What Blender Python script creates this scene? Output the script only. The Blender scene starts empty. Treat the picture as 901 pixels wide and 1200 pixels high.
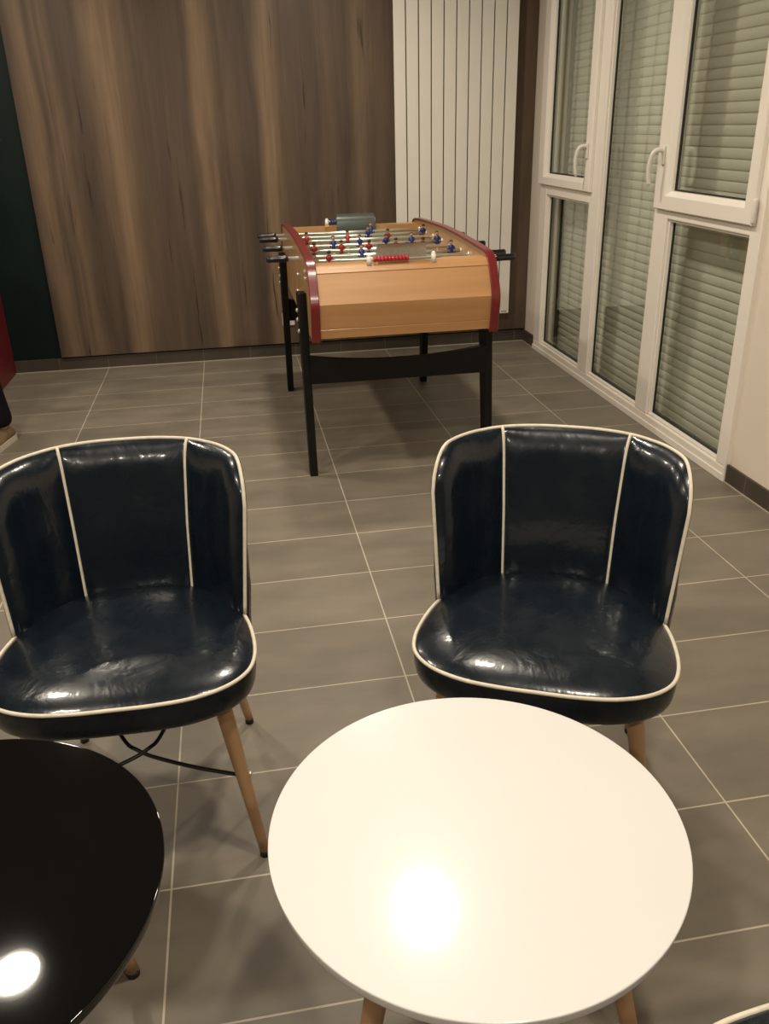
import bpy, bmesh, math, random
from mathutils import Vector, Matrix
random.seed(7)
C = bpy.context.scene.collection
PI = math.pi

# ------------------------------------------------------------------ helpers
def tag(o, label=None, cat=None, group=None, kind=None):
    if label: o['label'] = label
    if cat: o['category'] = cat
    if group: o['group'] = group
    if kind: o['kind'] = kind
    return o

def empty(name, loc=(0, 0, 0), rz=0.0):
    o = bpy.data.objects.new(name, None)
    o.empty_display_size = .1
    C.objects.link(o); o.location = loc; o.rotation_euler = (0, 0, rz)
    return o

def cat_rom(pts, n=8, closed=False):
    P = [Vector(p) for p in pts]; out = []; N = len(P)
    segs = N if closed else N - 1
    for i in range(segs):
        if closed: a, b, c, d = P[(i-1) % N], P[i], P[(i+1) % N], P[(i+2) % N]
        else:
            b, c = P[i], P[i+1]
            a = P[i-1] if i > 0 else b*2 - c
            d = P[i+2] if i + 2 < N else c*2 - b
        for k in range(n):
            t = k / n
            out.append(.5*((2*b) + (c-a)*t + (2*a-5*b+4*c-d)*t*t + (3*b-a-3*c+d)*t**3))
    if not closed: out.append(P[-1].copy())
    return out

class MB:
    def __init__(s): s.bm = bmesh.new(); s.mi = 0
    def face(s, vs, smooth=True):
        try:
            f = s.bm.faces.new(vs); f.smooth = smooth; f.material_index = s.mi; return f
        except ValueError: return None
    def box(s, x0, x1, y0, y1, z0, z1, bev=0.0, seg=2):
        b = bmesh.new(); bmesh.ops.create_cube(b, size=1)
        for v in b.verts:
            v.co = Vector(((x0+x1)/2 + v.co.x*(x1-x0), (y0+y1)/2 + v.co.y*(y1-y0), (z0+z1)/2 + v.co.z*(z1-z0)))
        if bev > 0: bmesh.ops.bevel(b, geom=list(b.edges), offset=bev, segments=seg, profile=.5, affect='EDGES')
        s.merge(b, False); return s
    def merge(s, b, smooth=None, mat=None):
        m = {}
        for v in b.verts: m[v] = s.bm.verts.new(mat @ v.co if mat else v.co)
        for f in b.faces:
            s.face([m[v] for v in f.verts], f.smooth if smooth is None else smooth)
        b.free()
    def prism(s, poly, a0, a1, axis='x', bev=0.0):
        def P(p, a):
            if axis == 'x': return (a, p[0], p[1])
            if axis == 'y': return (p[0], a, p[1])
            return (p[0], p[1], a)
        b = bmesh.new()
        A = [b.verts.new(P(p, a0)) for p in poly]; B = [b.verts.new(P(p, a1)) for p in poly]
        n = len(poly)
        b.faces.new(A[::-1]); b.faces.new(B)
        for i in range(n): b.faces.new((A[i], A[(i+1) % n], B[(i+1) % n], B[i]))
        bmesh.ops.recalc_face_normals(b, faces=b.faces)
        if bev > 0:
            bmesh.ops.bevel(b, geom=list(b.edges), offset=bev, segments=2, profile=.5, affect='EDGES')
        s.merge(b, False); return s
    def tube(s, pts, r, seg=12, closed=False, cap=True):
        P = [Vector(p) for p in pts]; n = len(P)
        R = r if isinstance(r, (list, tuple)) else [r]*n
        up = None; rings = []
        for i in range(n):
            if closed: t = P[(i+1) % n] - P[i-1]
            else: t = P[min(i+1, n-1)] - P[max(i-1, 0)]
            t.normalize()
            if up is None:
                up = Vector((0, 0, 1)) if abs(t.z) < .9 else Vector((1, 0, 0))
            a = up - t*up.dot(t)
            if a.length < 1e-5: a = t.orthogonal()
            a.normalize(); b = t.cross(a); up = a
            rings.append([s.bm.verts.new(P[i] + (a*math.cos(2*PI*k/seg) + b*math.sin(2*PI*k/seg))*R[i]) for k in range(seg)])
        m = n if closed else n - 1
        for i in range(m):
            A, B = rings[i], rings[(i+1) % n]
            for k in range(seg): s.face((A[k], A[(k+1) % seg], B[(k+1) % seg], B[k]))
        if cap and not closed:
            s.face(rings[0][::-1], False); s.face(rings[-1], False)
        return s
    def lathe(s, prof, c=(0, 0, 0), seg=48, close=True):
        c = Vector(c); rings = []
        for r, z in prof:
            if r < 1e-6: rings.append([s.bm.verts.new(c + Vector((0, 0, z)))])
            else: rings.append([s.bm.verts.new(c + Vector((r*math.cos(2*PI*k/seg), r*math.sin(2*PI*k/seg), z))) for k in range(seg)])
        for A, B in zip(rings, rings[1:]):
            for k in range(seg):
                k2 = (k+1) % seg
                if len(A) == 1 and len(B) > 1: s.face((A[0], B[k2], B[k]))
                elif len(B) == 1 and len(A) > 1: s.face((A[k], A[k2], B[0]))
                elif len(A) > 1: s.face((A[k], A[k2], B[k2], B[k]))
        return s
    def ball(s, c, r, sx=1, sy=1, sz=1, seg=12):
        b = bmesh.new(); bmesh.ops.create_uvsphere(b, u_segments=seg, v_segments=max(6, seg//2), radius=r)
        s.merge(b, True, Matrix.Translation(c) @ Matrix.Diagonal((sx, sy, sz, 1))); return s
    def grid(s, rows, closed_u=False):
        G = [[s.bm.verts.new(p) for p in r] for r in rows]
        for a, b in zip(G, G[1:]):
            n = len(a)
            for k in range(n if closed_u else n-1):
                s.face((a[k], a[(k+1) % n], b[(k+1) % n], b[k]))
        return G
    def build(s, name, mat, parent=None, recalc=True, autosmooth=None):
        if recalc: bmesh.ops.recalc_face_normals(s.bm, faces=s.bm.faces)
        me = bpy.data.meshes.new(name); s.bm.to_mesh(me); s.bm.free()
        for m in (mat if isinstance(mat, (list, tuple)) else [mat]): me.materials.append(m)
        if autosmooth is not None:
            for p_ in me.polygons: p_.use_smooth = True
            me.set_sharp_from_angle(angle=math.radians(autosmooth))
        o = bpy.data.objects.new(name, me); C.objects.link(o)
        if parent: o.parent = parent
        return o

def copy_tree(o, parent=None):
    c = o.copy(); C.objects.link(c)
    if parent: c.parent = parent
    for ch in list(o.children): copy_tree(ch, c)
    return c

# ------------------------------------------------------------------ materials
def new_mat(name):
    m = bpy.data.materials.new(name); m.use_nodes = True
    nt = m.node_tree; return m, nt, nt.nodes['Principled BSDF']

def mat(name, col, rough=.5, metal=0, coat=0, coat_r=.05, spec=.5, bump=0, bscale=50, var=0, vscale=5, rvar=0, emit=None, es=0):
    m, nt, p = new_mat(name)
    N, L = nt.nodes, nt.links
    p.inputs['Base Color'].default_value = (*col, 1)
    p.inputs['Roughness'].default_value = rough; p.inputs['Metallic'].default_value = metal
    p.inputs['Coat Weight'].default_value = coat; p.inputs['Coat Roughness'].default_value = coat_r
    p.inputs['Specular IOR Level'].default_value = spec
    tc = N.new('ShaderNodeTexCoord')
    if var or rvar:
        nz = N.new('ShaderNodeTexNoise'); nz.inputs['Scale'].default_value = vscale; nz.inputs['Detail'].default_value = 4
        L.new(tc.outputs['Object'], nz.inputs['Vector'])
        if var:
            rp = N.new('ShaderNodeValToRGB')
            rp.color_ramp.elements[0].position = .3; rp.color_ramp.elements[1].position = .7
            rp.color_ramp.elements[0].color = (*[c*(1-var) for c in col], 1)
            rp.color_ramp.elements[1].color = (*[min(1, c*(1+var)) for c in col], 1)
            L.new(nz.outputs['Fac'], rp.inputs['Fac']); L.new(rp.outputs['Color'], p.inputs['Base Color'])
        if rvar:
            mr = N.new('ShaderNodeMapRange'); mr.inputs['From Min'].default_value = .3; mr.inputs['From Max'].default_value = .7
            mr.inputs['To Min'].default_value = max(0, rough-rvar); mr.inputs['To Max'].default_value = rough+rvar
            L.new(nz.outputs['Fac'], mr.inputs['Value']); L.new(mr.outputs['Result'], p.inputs['Roughness'])
    if bump:
        nb = N.new('ShaderNodeTexNoise'); nb.inputs['Scale'].default_value = bscale; nb.inputs['Detail'].default_value = 3
        bp = N.new('ShaderNodeBump'); bp.inputs['Strength'].default_value = bump; bp.inputs['Distance'].default_value = .01
        L.new(tc.outputs['Object'], nb.inputs['Vector']); L.new(nb.outputs['Fac'], bp.inputs['Height'])
        L.new(bp.outputs['Normal'], p.inputs['Normal'])
        if coat: L.new(bp.outputs['Normal'], p.inputs['Coat Normal'])
    if emit:
        p.inputs['Emission Color'].default_value = (*emit, 1); p.inputs['Emission Strength'].default_value = es
    return m

def ramp(N, stops):
    r = N.new('ShaderNodeValToRGB'); e = r.color_ramp.elements
    e[0].position, e[0].color = stops[0][0], (*stops[0][1], 1)
    e[1].position, e[1].color = stops[-1][0], (*stops[-1][1], 1)
    for pos, c in stops[1:-1]:
        x = e.new(pos); x.color = (*c, 1)
    return r

def mixc(nt, a, b, fac, mode='MIX'):
    n = nt.nodes.new('ShaderNodeMix'); n.data_type = 'RGBA'; n.blend_type = mode
    for sock, v in ((n.inputs['Factor'], fac), (n.inputs['A'], a), (n.inputs['B'], b)):
        if hasattr(v, 'is_linked'): nt.links.new(v, sock)
        elif isinstance(v, (int, float)): sock.default_value = v
        else: sock.default_value = (*v, 1)
    return n.outputs['Result']

def wood_wall_mat():
    m, nt, p = new_mat('dark_oak_laminate'); N, L = nt.nodes, nt.links
    tc = N.new('ShaderNodeTexCoord')
    def noise(sc, det=4, rough=.55, dist=0):
        mp = N.new('ShaderNodeMapping'); mp.inputs['Scale'].default_value = sc
        L.new(tc.outputs['Object'], mp.inputs['Vector'])
        n = N.new('ShaderNodeTexNoise'); n.inputs['Scale'].default_value = 1; n.inputs['Detail'].default_value = det
        n.inputs['Roughness'].default_value = rough; n.inputs['Distortion'].default_value = dist
        L.new(mp.outputs['Vector'], n.inputs['Vector']); return n.outputs['Fac']
    # light heartwood streaks at irregular spacing across the wall, wandering with height
    sx = N.new('ShaderNodeSeparateXYZ'); L.new(tc.outputs['Object'], sx.inputs[0])
    wob = N.new('ShaderNodeMath'); wob.operation = 'MULTIPLY_ADD'
    L.new(noise((2.2, 1, .55), 3, .5), wob.inputs[0]); wob.inputs[1].default_value = .24; L.new(sx.outputs['X'], wob.inputs[2])
    mr = N.new('ShaderNodeMapRange'); mr.inputs['From Min'].default_value = -1.2+.12; mr.inputs['From Max'].default_value = 2.0+.12
    L.new(wob.outputs[0], mr.inputs['Value'])
    D1, D2, D3, L1, L2 = (.098, .066, .046), (.115, .079, .053), (.085, .060, .043), (.205, .138, .086), (.165, .115, .072)
    st = []
    for x, w_, c in ((-1.02, .07, L2), (-.90, .05, L2), (-.60, .075, L1), (-.10, .06, L1), (.30, .065, L1), (.62, .05, D2), (.80, .06, L2), (1.5, .1, D2)):
        st += [(x-w_*1.35, D1 if len(st) % 2 else D3), (x-w_*.35, c), (x+w_*.4, c), (x+w_*1.5, D2)]
    st = sorted(((x+1.2)/3.2, c) for x, c in st)
    broad = ramp(N, [(0, D1)] + st[:28] + [(1, D2)])
    L.new(mr.outputs['Result'], broad.inputs['Fac'])
    fine = ramp(N, [(.25, (.62, .60, .58)), (.5, (.95, .95, .95)), (.75, (1.18, 1.16, 1.13))])
    L.new(noise((46, 1, .9), 5, .65), fine.inputs['Fac'])
    c1 = mixc(nt, broad.outputs['Color'], fine.outputs['Color'], .55, 'MULTIPLY')
    mid = ramp(N, [(.28, (.62, .63, .65)), (.72, (1.32, 1.29, 1.24))])
    L.new(noise((8, 1, .9), 6, .62, .6), mid.inputs['Fac'])
    c2 = mixc(nt, c1, mid.outputs['Color'], .8, 'MULTIPLY')
    crack = ramp(N, [(.0, (1, 1, 1)), (.27, (.9, .9, .9)), (.35, (0, 0, 0))])
    L.new(noise((26, 1, 1.7), 4, .6), crack.inputs['Fac'])
    c3 = mixc(nt, c2, (.026, .018, .013), crack.outputs['Color'])
    L.new(c3, p.inputs['Base Color'])
    p.inputs['Roughness'].default_value = .5; p.inputs['Specular IOR Level'].default_value = .3
    return m

def tile_mat(name, floor=True, x0=-.8415, y0=1.2917, w=.6032, d=.3060):
    m, nt, p = new_mat(name); N, L = nt.nodes, nt.links
    tc = N.new('ShaderNodeTexCoord')
    mp = N.new('ShaderNodeMapping'); mp.inputs['Location'].default_value = (-x0+20*w, -y0+40*d, 0)
    L.new(tc.outputs['Object'], mp.inputs['Vector'])
    br = N.new('ShaderNodeTexBrick'); br.offset = 0; br.squash = 1
    br.inputs['Scale'].default_value = 1; br.inputs['Mortar Size'].default_value = .0022
    br.inputs['Mortar Smooth'].default_value = .15; br.inputs['Bias'].default_value = 0
    br.inputs['Brick Width'].default_value = w; br.inputs['Row Height'].default_value = d
    br.inputs['Color1'].default_value = (.182, .158, .122, 1); br.inputs['Color2'].default_value = (.158, .136, .104, 1)
    br.inputs['Mortar'].default_value = (.45, .40, .31, 1)
    L.new(mp.outputs['Vector'], br.inputs['Vector'])
    mp2 = N.new('ShaderNodeMapping'); mp2.inputs['Scale'].default_value = (2.6, 6.0, 1)
    L.new(tc.outputs['Object'], mp2.inputs['Vector'])
    nz = N.new('ShaderNodeTexNoise'); nz.inputs['Scale'].default_value = 1; nz.inputs['Detail'].default_value = 6; nz.inputs['Roughness'].default_value = .6
    L.new(mp2.outputs['Vector'], nz.inputs['Vector'])
    rp = ramp(N, [(.3, (.78, .785, .79)), (.7, (1.22, 1.21, 1.19))]); L.new(nz.outputs['Fac'], rp.inputs['Fac'])
    c = mixc(nt, br.outputs['Color'], rp.outputs['Color'], .9, 'MULTIPLY')
    L.new(c, p.inputs['Base Color'])
    mr = N.new('ShaderNodeMapRange'); mr.inputs['From Min'].default_value = .3; mr.inputs['From Max'].default_value = .7
    mr.inputs['To Min'].default_value = .42; mr.inputs['To Max'].default_value = .58
    L.new(nz.outputs['Fac'], mr.inputs['Value']); L.new(mr.outputs['Result'], p.inputs['Roughness'])
    p.inputs['Specular IOR Level'].default_value = .4
    bp = N.new('ShaderNodeBump'); bp.inputs['Strength'].default_value = .25; bp.inputs['Distance'].default_value = .002; bp.invert = True
    L.new(br.outputs['Fac'], bp.inputs['Height']); L.new(bp.outputs['Normal'], p.inputs['Normal'])
    return m

def wood_mat(name, dark, light, axis='x', rough=.35, coat=.3, scale=1.0):
    m, nt, p = new_mat(name); N, L = nt.nodes, nt.links
    tc = N.new('ShaderNodeTexCoord'); mp = N.new('ShaderNodeMapping')
    mp.inputs['Scale'].default_value = {'x': (2*scale, 26*scale, 26*scale), 'y': (26*scale, 2*scale, 26*scale), 'z': (26*scale, 26*scale, 2*scale)}[axis]
    L.new(tc.outputs['Object'], mp.inputs['Vector'])
    n = N.new('ShaderNodeTexNoise'); n.inputs['Scale'].default_value = 1; n.inputs['Detail'].default_value = 4
    L.new(mp.outputs['Vector'], n.inputs['Vector'])
    r = ramp(N, [(.3, dark), (.7, light)]); L.new(n.outputs['Fac'], r.inputs['Fac'])
    L.new(r.outputs['Color'], p.inputs['Base Color'])
    p.inputs['Roughness'].default_value = rough; p.inputs['Coat Weight'].default_value = coat; p.inputs['Coat Roughness'].default_value = .2
    return m

def glass_mat():
    m, nt, p = new_mat('window_glass'); N, L = nt.nodes, nt.links
    N.remove(p); out = N['Material Output']
    tr = N.new('ShaderNodeBsdfTransparent'); tr.inputs['Color'].default_value = (.95, .972, .945, 1)
    gl = N.new('ShaderNodeBsdfGlossy'); gl.inputs['Roughness'].default_value = 0; gl.inputs['Color'].default_value = (.95, 1, .97, 1)
    # Schlick reflectance of a thin pane, the same from both of its sides
    ge = N.new('ShaderNodeNewGeometry')
    dt = N.new('ShaderNodeVectorMath'); dt.operation = 'DOT_PRODUCT'
    L.new(ge.outputs['Normal'], dt.inputs[0]); L.new(ge.outputs['Incoming'], dt.inputs[1])
    def mth(op, a, b=None):
        n = N.new('ShaderNodeMath'); n.operation = op
        for i, v in enumerate((a, b)):
            if v is None: continue
            if isinstance(v, (int, float)): n.inputs[i].default_value = v
            else: L.new(v, n.inputs[i])
        return n.outputs[0]
    om = mth('SUBTRACT', 1, mth('ABSOLUTE', dt.outputs['Value']))
    fac = mth('ADD', mth('MULTIPLY', mth('POWER', om, 5), .89), .11)
    mx = N.new('ShaderNodeMixShader')
    L.new(fac, mx.inputs['Fac']); L.new(tr.outputs['BSDF'], mx.inputs[1]); L.new(gl.outputs['BSDF'], mx.inputs[2])
    L.new(mx.outputs['Shader'], out.inputs['Surface'])
    return m

def leather_mat():
    m, nt, p = new_mat('navy_leather'); N, L = nt.nodes, nt.links
    p.inputs['Base Color'].default_value = (.0045, .0080, .0125, 1)
    p.inputs['Roughness'].default_value = .30; p.inputs['Specular IOR Level'].default_value = .28
    p.inputs['Coat Weight'].default_value = .35; p.inputs['Coat Roughness'].default_value = .10
    tc = N.new('ShaderNodeTexCoord')
    def noise(s, d, dist=0):
        n = N.new('ShaderNodeTexNoise'); n.inputs['Scale'].default_value = s; n.inputs['Detail'].default_value = d
        n.inputs['Distortion'].default_value = dist
        L.new(tc.outputs['Object'], n.inputs['Vector']); return n.outputs['Fac']
    a = noise(9, 3, 1.2); b = noise(42, 4, .6)
    mm = N.new('ShaderNodeMath'); mm.operation = 'MULTIPLY_ADD'
    L.new(b, mm.inputs[0]); mm.inputs[1].default_value = .16; L.new(a, mm.inputs[2])
    bp = N.new('ShaderNodeBump'); bp.inputs['Strength'].default_value = .13; bp.inputs['Distance'].default_value = .016
    L.new(mm.outputs[0], bp.inputs['Height'])
    L.new(bp.outputs['Normal'], p.inputs['Normal']); L.new(bp.outputs['Normal'], p.inputs['Coat Normal'])
    mr = N.new('ShaderNodeMapRange'); mr.inputs['From Min'].default_value = .35; mr.inputs['From Max'].default_value = .65
    mr.inputs['To Min'].default_value = .22; mr.inputs['To Max'].default_value = .34
    L.new(noise(14, 4), mr.inputs['Value']); L.new(mr.outputs['Result'], p.inputs['Roughness'])
    return m

M = {}
M['floor'] = tile_mat('floor_tiles')
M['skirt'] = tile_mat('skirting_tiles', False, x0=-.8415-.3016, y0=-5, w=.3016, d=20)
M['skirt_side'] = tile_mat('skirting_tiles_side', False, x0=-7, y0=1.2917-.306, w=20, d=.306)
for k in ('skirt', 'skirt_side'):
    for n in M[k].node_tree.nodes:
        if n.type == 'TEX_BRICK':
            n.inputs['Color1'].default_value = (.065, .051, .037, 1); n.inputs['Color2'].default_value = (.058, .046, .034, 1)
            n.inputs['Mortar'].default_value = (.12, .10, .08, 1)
M['grout'] = mat('floor_joint_sealant', (.42, .37, .29), .7, var=.1, vscale=20)
M['wood_wall'] = wood_wall_mat()
M['green'] = mat('dark_green_paint', (.0030, .0105, .0095), .55, spec=.25, var=.08, vscale=3)
M['red_wall'] = mat('dark_red_paint', (.15, .012, .014), .45, var=.05, vscale=3)
M['cream'] = mat('cream_wall_paint', (.72, .64, .54), .65, var=.02, vscale=3, bump=.05, bscale=120)
M['front'] = mat('grey_front_wall_paint', (.16, .15, .14), .7, var=.03)
M['ceiling'] = mat('ceiling_paint', (.17, .165, .155), .8, var=.02)
M['pvc'] = mat('white_window_pvc', (.84, .785, .705), .28, var=.015, vscale=4, coat=.15)
M['gasket'] = mat('black_rubber_gasket', (.012, .013, .012), .6, var=.2, vscale=30)
M['glass'] = glass_mat()
M['shutter'] = mat('shutter_plastic', (.67, .635, .56), .5, var=.05, vscale=2)
M['radiator'] = mat('radiator_enamel', (.77, .735, .66), .4, var=.02, vscale=6)
M['rad_gap'] = mat('radiator_collector_dark', (.05, .045, .038), .5, var=.1, vscale=10)
M['leather'] = leather_mat()
M['pipe'] = mat('cream_piping', (.60, .55, .44), .5, var=.08, vscale=60)
M['beech'] = wood_mat('beech_leg_wood', (.34, .195, .095), (.45, .27, .14), 'z', .4, .2)
M['black_wire'] = mat('black_steel_wire', (.008, .008, .009), .35, var=.2, vscale=20)
M['rubber'] = mat('black_glide_rubber', (.008, .008, .008), .6, var=.2, vscale=40)
M['white_top'] = mat('white_gloss_laminate', (.63, .62, .60), .35, spec=.2, coat=.5, coat_r=.11, var=.01, vscale=3)
M['black_top'] = mat('black_gloss_lacquer', (.0030, .0030, .003), .05, spec=.1, coat=1, coat_r=.02, var=.1, vscale=6)
M['chrome'] = mat('chrome_steel', (.80, .77, .70), .30, .85, var=.04, vscale=30)
M['foos_wood'] = wood_mat('light_beech_board', (.40, .205, .078), (.49, .262, .106), 'x', .38, .25, .7)
M['foos_side'] = wood_mat('varnished_side_panel', (.44, .25, .11), (.52, .31, .15), 'y', .35, .3, .7)
M['red_trim'] = mat('red_trim_band', (.145, .012, .011), .32, coat=.2, coat_r=.15, var=.06, vscale=12)
M['black_leg'] = mat('black_painted_wood', (.004, .004, .0036), .5, spec=.25, var=.2, vscale=12)
M['field'] = mat('green_playing_field', (.11, .19, .13), .4, var=.05, vscale=8)
M['handle_black'] = mat('black_handle_plastic', (.006, .006, .007), .28, coat=.3, var=.1, vscale=20)
M['blue_jersey'] = mat('blue_player_paint', (.012, .022, .13), .35, var=.08, vscale=40)
M['red_jersey'] = mat('red_player_paint', (.28, .022, .025), .35, var=.08, vscale=40)
M['skin_paint'] = mat('player_skin_paint', (.50, .25, .15), .4, var=.05, vscale=40)
M['hair_paint'] = mat('player_hair_paint', (.015, .010, .008), .4, var=.1, vscale=40)
M['white_plastic'] = mat('white_plastic', (.72, .69, .62), .35, var=.03, vscale=20)
M['bead_red'] = mat('red_counter_bead', (.40, .018, .028), .28, coat=.4, var=.05, vscale=30)
M['bead_blue'] = mat('blue_counter_bead', (.02, .045, .18), .28, coat=.4, var=.05, vscale=30)
M['scoop'] = mat('grey_smoked_goal_cup', (.50, .50, .44), .35, .0, var=.15, vscale=160, coat=.3)
M['scoop_dark'] = mat('dark_green_goal_cup', (.06, .075, .062), .28, .0, var=.1, vscale=60, coat=.4)
M['socket'] = mat('socket_white', (.70, .67, .60), .35, var=.02, vscale=20)
M['label_grey'] = mat('grey_badge', (.35, .33, .30), .4, var=.1, vscale=60)
M['lamp'] = mat('lamp_diffuser', (.9, .85, .75), .5, var=.01, emit=(1, .885, .73), es=332)
M['lamp_ring'] = mat('lamp_ring_white', (.8, .78, .74), .4, var=.02)
M['trouser'] = mat('dark_trouser_cloth', (.0045, .0045, .006), .9, spec=.15, var=.3, vscale=30, bump=.3, bscale=60)
M['jacket'] = mat('dark_jacket_cloth', (.016, .017, .022), .85, var=.25, vscale=25, bump=.3, bscale=50)
M['skin'] = mat('skin', (.48, .28, .19), .5, var=.06, vscale=18)
M['hair'] = mat('brown_hair', (.022, .013, .008), .75, spec=.15, var=.3, vscale=60, bump=.6, bscale=120)
M['shoe'] = mat('tan_suede', (.17, .105, .055), .8, var=.2, vscale=40)
M['sole'] = mat('cream_rubber_sole', (.55, .48, .38), .6, var=.08, vscale=40)

# ------------------------------------------------------------------ camera
H = 1.39
yaw, pitch, roll, fpx = 0.1655474721906701, 0.43041932290629586, -0.025786984218624152, 991.2358445613878
fw = Vector((math.sin(yaw)*math.cos(pitch), math.cos(yaw)*math.cos(pitch), -math.sin(pitch)))
rt = fw.cross(Vector((0, 0, 1))).normalized(); up = rt.cross(fw)
c_, s_ = math.cos(roll), math.sin(roll)
R_, U_ = c_*rt + s_*up, -s_*rt + c_*up
cam = bpy.data.cameras.new('camera'); co = bpy.data.objects.new('camera', cam); C.objects.link(co)
mw = Matrix.Identity(4)
for i in range(3):
    mw[i][0], mw[i][1], mw[i][2] = R_[i], U_[i], -fw[i]
mw[0][3], mw[1][3], mw[2][3] = 0, 0, H
co.matrix_world = mw
cam.sensor_fit = 'VERTICAL'; cam.sensor_height = 24; cam.lens = 24*fpx/1200; cam.clip_start = .02
bpy.context.scene.camera = co

# ------------------------------------------------------------------ room
XL, XR, YF, YB, ZC = -3.2, 1.945, -2.6, 5.60, 2.62
def struct(name, bm, m, **k):
    return tag(bm.build(name, m, **k), kind='structure')
struct('floor', MB().box(XL-.1, XR+.3, YF-.1, YB+.1, -.1, 0), M['floor'])
struct('ceiling', MB().box(XL-.1, XR+.3, YF-.1, YB+.1, ZC, ZC+.1), M['ceiling'])
struct('wall_back', MB().box(XL-.1, XR+.3, YB, YB+.12, 0, ZC), M['green'])
struct('wall_left', MB().box(XL-.12, XL, YF, YB, 0, ZC), M['cream'])
struct('wall_left_return', MB().box(-1.72, -1.415, 4.95, YB, 0, ZC), M['red_wall'])
struct('wall_front', MB().box(XL-.1, XR+.3, YF-.12, YF, 0, ZC), M['front'])
# right wall with the window opening
WY0, WY1, WZ1 = 2.975, 5.36, 2.36
wr = MB()
wr.box(XR, XR+.24, YF, WY0, 0, ZC); wr.box(XR, XR+.24, WY1, YB, 0, ZC); wr.box(XR, XR+.24, WY0, WY1, WZ1, ZC)
struct('wall_right', wr, M['cream'])
# wood cladding on the back wall
tp = struct('trim_1', MB().box(-1.12, XR-.001, YB-.030, YB, .087, ZC-.001, .002), M['wood_wall'])
tp['label'] = 'dark oak wood cladding of the back wall'
struct('baseboard_back', MB().box(-1.414, XR-.001, YB-.014, YB, 0, .078, .0015), M['skirt'])
struct('baseboard_right', MB().box(XR-.012, XR, YF, WY0-.012, 0, .078, .0015), M['skirt_side'])
struct('baseboard_right_far', MB().box(XR-.012, XR, WY1+.008, YB-.015, 0, .078, .0015), M['skirt_side'])
# pale sealant joints between floor and skirting
js = MB(); js.box(-1.414, XR-.013, YB-.018, YB-.014, 0, .0035); js.box(XR-.016, XR-.012, YF, WY0-.012, 0, .0035); js.box(XR-.016, XR-.012, WY1, YB-.018, 0, .0035)
struct('trim_2', js, M['grout'])
# outside reveal closing box behind the window
rv = MB(); rv.box(XR+.24, XR+.30, WY0-.2, WY1+.2, -.0, WZ1+.2)
struct('wall_right_outer', rv, M['gasket'])

# ------------------------------------------------------------------ window unit
XW = 1.930                              # room face of the fixed frame
win = empty('window_1', (XW, 4.17, 0)); tag(win, kind='structure')
win['label'] = 'white three-bay window wall with closed roller shutters behind the glass'
def wbm(): return MB()
def local(o, root):
    o.location = -Vector(root.location); return o
fr = MB()
D0, D1 = XW, XW+.050
def bar(y0, y1, z0, z1, x0=D0, x1=D1, b=.005): fr.box(x0, x1, y0, y1, z0, z1, b)
bar(WY0, WY1, 0, .062)                                  # bottom rail
bar(WY0, WY1, 2.30, WZ1)                                # head
bar(WY0, 3.045, .0621, 2.2999); bar(5.250, WY1, .0621, 2.2999)          # jambs
bar(3.700, 3.825, .0621, 2.2999); bar(4.458, 4.590, .0621, 2.2999)      # mullions
bar(3.0451, 3.6999, .972, 1.03); bar(4.5901, 5.2499, .972, 1.03)       # transoms
# thin cover strip against the floor and the wall
fr.box(XW-.006, XW, WY0, WY1, 0, .030, .002)
fr.box(XW-.004, XW+.02, WY0-.012, WY0, 0, WZ1, .0015); 
local(fr.build('window_frame', M['pvc'], win), win)
# glazing beads: slim raised lips round the fixed panes
def bead_ring(mb, y0, y1, z0, z1, w=.016, x0=XW+.012, x1=XW+.040):
    mb.box(x0, x1, y0, y0+w, z0, z1, .003); mb.box(x0, x1, y1-w, y1, z0, z1, .003)
    mb.box(x0, x1, y0+w, y1-w, z0, z0+w, .003); mb.box(x0, x1, y0+w, y1-w, z1-w, z1, .003)
for (y0, y1, z0, z1) in ((3.046, 3.699, .063, .971), (3.826, 4.457, .063, 2.299), (4.591, 5.249, .063, .971)):
    gb = MB(); bead_ring(gb, y0, y1, z0, z1, .010); local(gb.build('glazing_bead', M['pvc'], win), win)
def seal(mb, y0, y1, z0, z1, x=XW+.034, w=.006):
    mb.box(x, x+.010, y0, y0+w, z0, z1); mb.box(x, x+.010, y1-w, y1, z0, z1); mb.box(x, x+.010, y0+w, y1-w, z0, z0+w); mb.box(x, x+.010, y0+w, y1-w, z1-w, z1)
def pane(parent, y0, y1, z0, z1, x):
    g = MB(); g.box(x, x+.004, y0, y1, z0, z1)
    return local(g.build('glass_pane', M['glass'], parent), win)
def gasket(parent, y0, y1, z0, z1, x):
    g = MB(); seal(g, y0, y1, z0, z1, x); return local(g.build('gasket', M['gasket'], parent), win)
for (y0, y1, z0, z1) in ((3.054, 3.691, .071, .963), (3.834, 4.449, .071, 2.291), (4.599, 5.241, .071, .963)):
    pane(win, y0, y1, z0, z1, XW+.041); gasket(win, y0, y1, z0, z1, XW+.030)

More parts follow.
